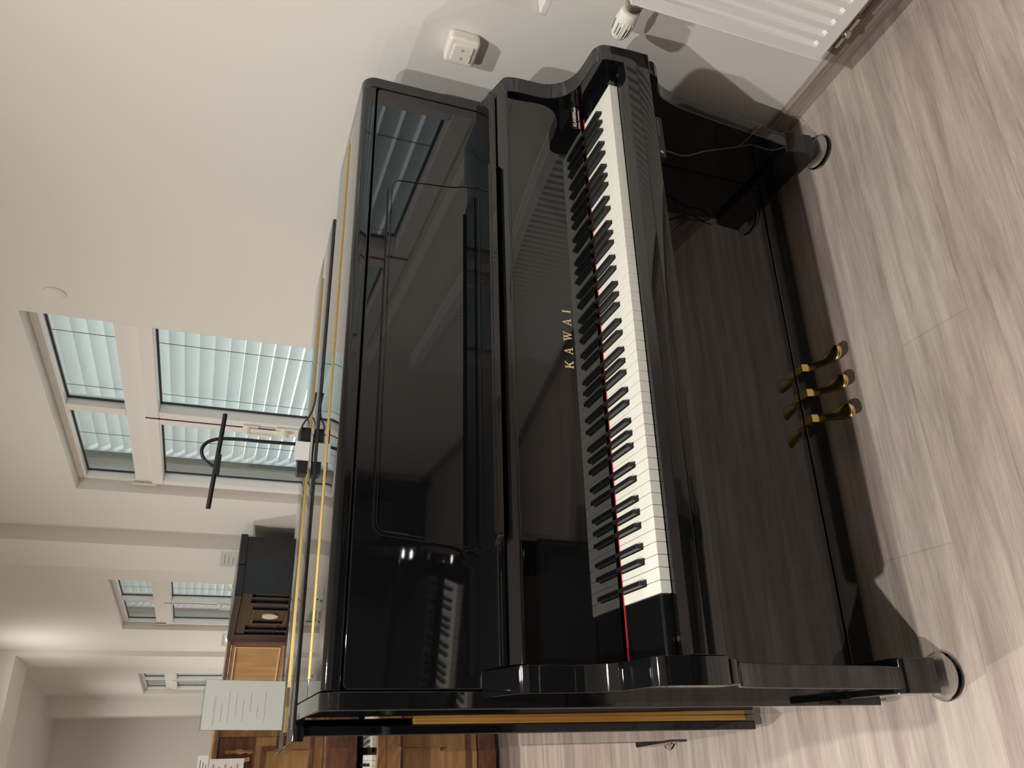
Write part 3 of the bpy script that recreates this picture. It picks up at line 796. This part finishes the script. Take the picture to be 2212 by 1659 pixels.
bm = BM(); tube(bm, [(-.69, yb - .030, K5 + .185), (.69, yb - .030, K5 + .185)], .005, 8)
for k in range(12): box(bm, -.66 + k * .115, -.63 + k * .115, yb - .037, yb - .02, K5 + .150, K5 + .19)
obj('fallboard_hinge', bm, M['old_brass'], t5, xf=X5)

# the black upright the photographer leans over: below the frame, its keys and front show in the lacquer
A6 = math.atan2(.126, .412)
d6 = Vector((math.cos(A6), math.sin(A6), 0)); n6 = Vector((-d6.y, d6.x, 0))
K6 = Vector((-.304, -1.015, 0)) - d6 * .6115
cen6 = K6 - n6 * (.56 - .032)
make_upright('upright_piano', 'black upright piano whose keys show mirrored in the left of the large piano', cen6, (0, 0, A6 + PI), 1.46, .56, 1.16, (M['lacquer'], M['lacquer'], M['lacquer']), keys=True, keyh=.66)
make_upright('upright_piano', 'unseen black upright piano added against the wall behind the photographer to darken the reflections in the lacquer', (.30, -4.55, 0), (0, 0, PI), 1.5, .62, 1.25, (M['lacquer'], M['lacquer'], M['lacquer']), keys=True)  # guessed and out of view, added to darken what the lacquer mirrors

# ------------------------------------------------------------------ things on the pianos
LZ = 1.293
lamp = thing('gooseneck_lamp', 'slim black gooseneck piano lamp standing on the rear piano lid', 'lamp', (-.075, .86, LZ))
bm = BM(); box(bm, -.118, -.03, .845, .905, LZ, LZ + .030); obj('base', bm, M['satin'], lamp, .004, 3)
bm = BM(); prism(bm, fillet([(-.160, LZ + .0), (-.118, LZ), (-.118, LZ + .028), (-.160, LZ + .028)], .003, 2), .86, .90, 'y'); obj('clamp', bm, M['satin'], lamp, .002, 2)
bm = BM()
neck = smoothpath([(-.070, .88, 1.318), (-.071, .88, 1.36), (-.072, .88, 1.42), (-.072, .88, 1.48), (-.076, .88, 1.53), (-.090, .88, 1.560), (-.112, .88, 1.570), (-.135, .88, 1.562), (-.150, .88, 1.545), (-.156, .88, 1.528)], 6)
tube(bm, neck, .0048, 10); obj('neck', bm, M['rubber'], lamp)
bm = BM(); tube(bm, [(-.003, .88, 1.523), (-.270, .88, 1.534)], .0062, 14); hd = obj('light_bar', bm, M['satin'], lamp)
bm = BM(); box(bm, -.178, -.120, .874, .888, 1.518, 1.530); obj('bar_clip', bm, M['rubber'], hd, .002, 2)
bm = BM(); tube(bm, smoothpath([(-.045, .845, 1.318), (-.03, .83, 1.318), (-.01, .80, 1.303), (.008, .775, 1.298), (.016, .755, 1.2975), (.03, .738, 1.2985)], 6), .0026, 8); obj('lead', bm, M['rubber'], lamp)
bm = BM()
for a, b_ in (((-.080, .829), (-.130, .8405)),):
    A = [bm.verts.new(p) for p in ((a[0], a[1], LZ + .001), (b_[0], b_[1], LZ + .001), (b_[0], b_[1], LZ + .040), (a[0], a[1], LZ + .040))]
    Bq = [bm.verts.new((v.co.x + .001, v.co.y + .0015, v.co.z)) for v in A]
    for i in range(4): bm.faces.new((A[i], A[(i + 1) % 4], Bq[(i + 1) % 4], Bq[i]))
    bm.faces.new(A); bm.faces.new(Bq[::-1])
tag(obj('price_tag', bm, M['paper'], smooth=False), 'folded cream paper tag leaning on the base of the gooseneck lamp', 'tag')

# sign in an acrylic stand at the left end of the rear piano
sg = thing('sign_holder', 'white information sheet in a clear acrylic stand on the left end of the rear piano', 'sign', (-.75, .86, LZ - .009))
SX0, SX1, SY = -.804, -.695, .85
bm = BM()
zb = 1.302
def slab(bm, x0, x1, z0, z1, y0, y1, t):
    A = [bm.verts.new(p) for p in ((x0, y0, z0), (x1, y0, z0), (x1 + .004, y1, z1), (x0 + .004, y1, z1))]
    Bq = [bm.verts.new((v.co.x, v.co.y + t, v.co.z)) for v in A]
    for i in range(4): bm.faces.new((A[i], A[(i + 1) % 4], Bq[(i + 1) % 4], Bq[i]))
    bm.faces.new(A[::-1]); bm.faces.new(Bq)
slab(bm, SX0, SX1, zb, 1.484, SY, SY + .012, .0008); obj('sheet', bm, M['paper_back'], sg, smooth=False)
bm = BM(); slab(bm, SX0 - .002, SX1 + .002, zb - .004, 1.488, SY - .0022, SY + .010, .0012); slab(bm, SX0 - .002, SX1 + .002, zb - .004, 1.488, SY + .0020, SY + .0142, .0012); obj('acrylic_cover', bm, M['acrylic'], sg, smooth=False)
bm = BM(); box(bm, SX0 - .004, SX1 + .004, SY - .02, SY + .045, LZ - .009, LZ - .001)
for x in (SX0 + .006, SX1 - .006): lathe(bm, [(.005, 0), (.005, .012)], (x, SY - .01, LZ - .001), 'z', 12)
obj('acrylic_foot', bm, M['acrylic'], sg, .002, 2)
bm = BM()
for k, (w0, w1, hh) in enumerate(((.012, .075, .004), (.02, .06, .003), (.02, .085, .0014), (.03, .08, .0014), (.02, .07, .0014), (.04, .085, .0014), (.03, .055, .0014), (.02, .085, .0014))):
    zz = 1.462 - k * .0165; yy = SY + .012 * (zz - zb) / .182
    box(bm, SX0 + w0, SX0 + w1, yy - .0006, yy - .0001, zz - hh, zz)
obj('faint_print', bm, M['ink'], sg, smooth=False)

def price_stand(label, X, u, y, z, w=.10, h=.05, lean=.3, m=None, name='price_card', rotz=0):
    t = thing(name, label, 'card', X @ Vector((u, y, z)), None)
    A = X @ Matrix.Translation((u, y, z)) @ Matrix.Rotation(rotz, 4, 'Z') @ Matrix.Rotation(-lean, 4, 'X')
    bm = BM(); box(bm, -w / 2, w / 2, -.0006, .0006, .004, h); obj('card', bm, m or M['paper'], t, xf=A, smooth=False)
    bm = BM(); box(bm, -w / 2 - .003, w / 2 + .003, -.003, -.0015, .0, h + .003); box(bm, -w / 2 - .003, w / 2 + .003, -.003, .03, 0, .002); obj('clear_holder', bm, M['acrylic'], t, xf=A, smooth=False)
    bm = BM()
    for k in range(3): box(bm, -w * .35, w * (.1 + .1 * k), -.0010, -.0007, h * .25 * (k + 1) - .002, h * .25 * (k + 1) + .001)
    obj('print', bm, M['inkdark'], t, xf=A, smooth=False)
    return t
price_stand('narrow price card in a clear holder on the ornate black piano, near the wall end', X3, .36, -.12, 1.378, .10, .12, .45, M['acrylic'], rotz=PI / 2 - .3)
price_stand('white price card on the ornate black piano, in front of the second window', X3, -.10, -.18, 1.3735, .07, .055, .3)
price_stand('white price card in a clear holder at the near end of the cherry piano', X4, .58, -.20, 1.3565, .10, .045, .3, rotz=.4)
price_stand('small white price card on top of the walnut piano, left of the sheet stand', X5, .58, -.20, 1.4215, .10, .055, .2)
pt = thing('price_sheet', 'white price sheet at the lower left edge, hanging on the walnut piano front', 'sheet', (-.915, 2.93, 1.28))
bm = BM(); box(bm, -1.03, -.862, 2.93, 2.9315, 1.275, 1.425); obj('sheet', bm, M['paper'], pt, smooth=False)
bm = BM()
for k in range(5): box(bm, -.99, -.885 - .01 * (k % 2), 2.9292, 2.9298, 1.405 - k * .026, 1.408 - k * .026)
obj('print', bm, M['inkdark'], pt, smooth=False)

# ------------------------------------------------------------------ light
def ceiling_and_fill_spot(loc, power, col=(1, .975, .925), r=.03, size=130, aim=(0, 0, -1)):
    ld = bpy.data.lights.new('ceiling_and_fill_spot', 'SPOT'); ld.energy = power; ld.color = col; ld.shadow_soft_size = r
    ld.spot_size = math.radians(size); ld.spot_blend = 1.
    o = bpy.data.objects.new('ceiling_and_fill_spot', ld); C.objects.link(o); o.location = loc
    o.rotation_euler = Vector(aim).to_track_quat('-Z', 'Y').to_euler(); return o
ceiling_and_fill_spot((-.50, -.88, 3.6), 172, size=150)
ceiling_and_fill_spot((-2.1, -1.12, 3.6), 260, size=158)
ceiling_and_fill_spot((-5.0, 2.0, 3.5), 330, size=165)
ceiling_and_fill_spot((-1.7, 2.7, 3.6), 190, size=165)  # added fill that evens out the wall by the window, no lamp known here
ceiling_and_fill_spot((-2.4, 9.2, 3.2), 300, size=160)
ceiling_and_fill_spot((-.62, 8.6, 3.6), 34, size=160, aim=(.5, .1, -1))
ceiling_and_fill_spot((-2.6, 5.6, 3.6), 260, size=160)  # added fill over an unseen stretch of the room, no lamp known here
ceiling_and_fill_spot((-1.6, 12.2, 3.6), 150, size=160)
w = bpy.data.worlds.new('daylight'); bpy.context.scene.world = w; w.use_nodes = True
bg = w.node_tree.nodes['Background']; bg.inputs['Color'].default_value = (.93, .97, 1.0, 1); bg.inputs['Strength'].default_value = 1.5

# ------------------------------------------------------------------ camera (held upright-sideways: the phone was turned by 90 degrees)
cam = bpy.data.cameras.new('camera'); co = bpy.data.objects.new('camera', cam); C.objects.link(co)
rv = Vector((1.134005, -1.588245, -0.664152)); ang = rv.length
Rm = Matrix.Rotation(ang, 3, rv.normalized())       # world -> (right, down, forward)
right, down, fwd = Rm[0], Rm[1], Rm[2]
mw = Matrix.Identity(4)
for i in range(3):
    mw[i][0] = right[i]; mw[i][1] = -down[i]; mw[i][2] = -fwd[i]
mw[0][3], mw[1][3], mw[2][3] = -0.86331, -1.27934, 1.48805
co.matrix_world = mw
cam.sensor_fit = 'HORIZONTAL'; cam.sensor_width = 36.; cam.lens = 1717.52 / 2212 * 36; cam.clip_start = .05
bpy.context.scene.camera = co
vs = bpy.context.scene.view_settings
vs.view_transform = 'Standard'; vs.look = 'None'; vs.exposure = .33; vs.gamma = 1.; vs.use_curve_mapping = False
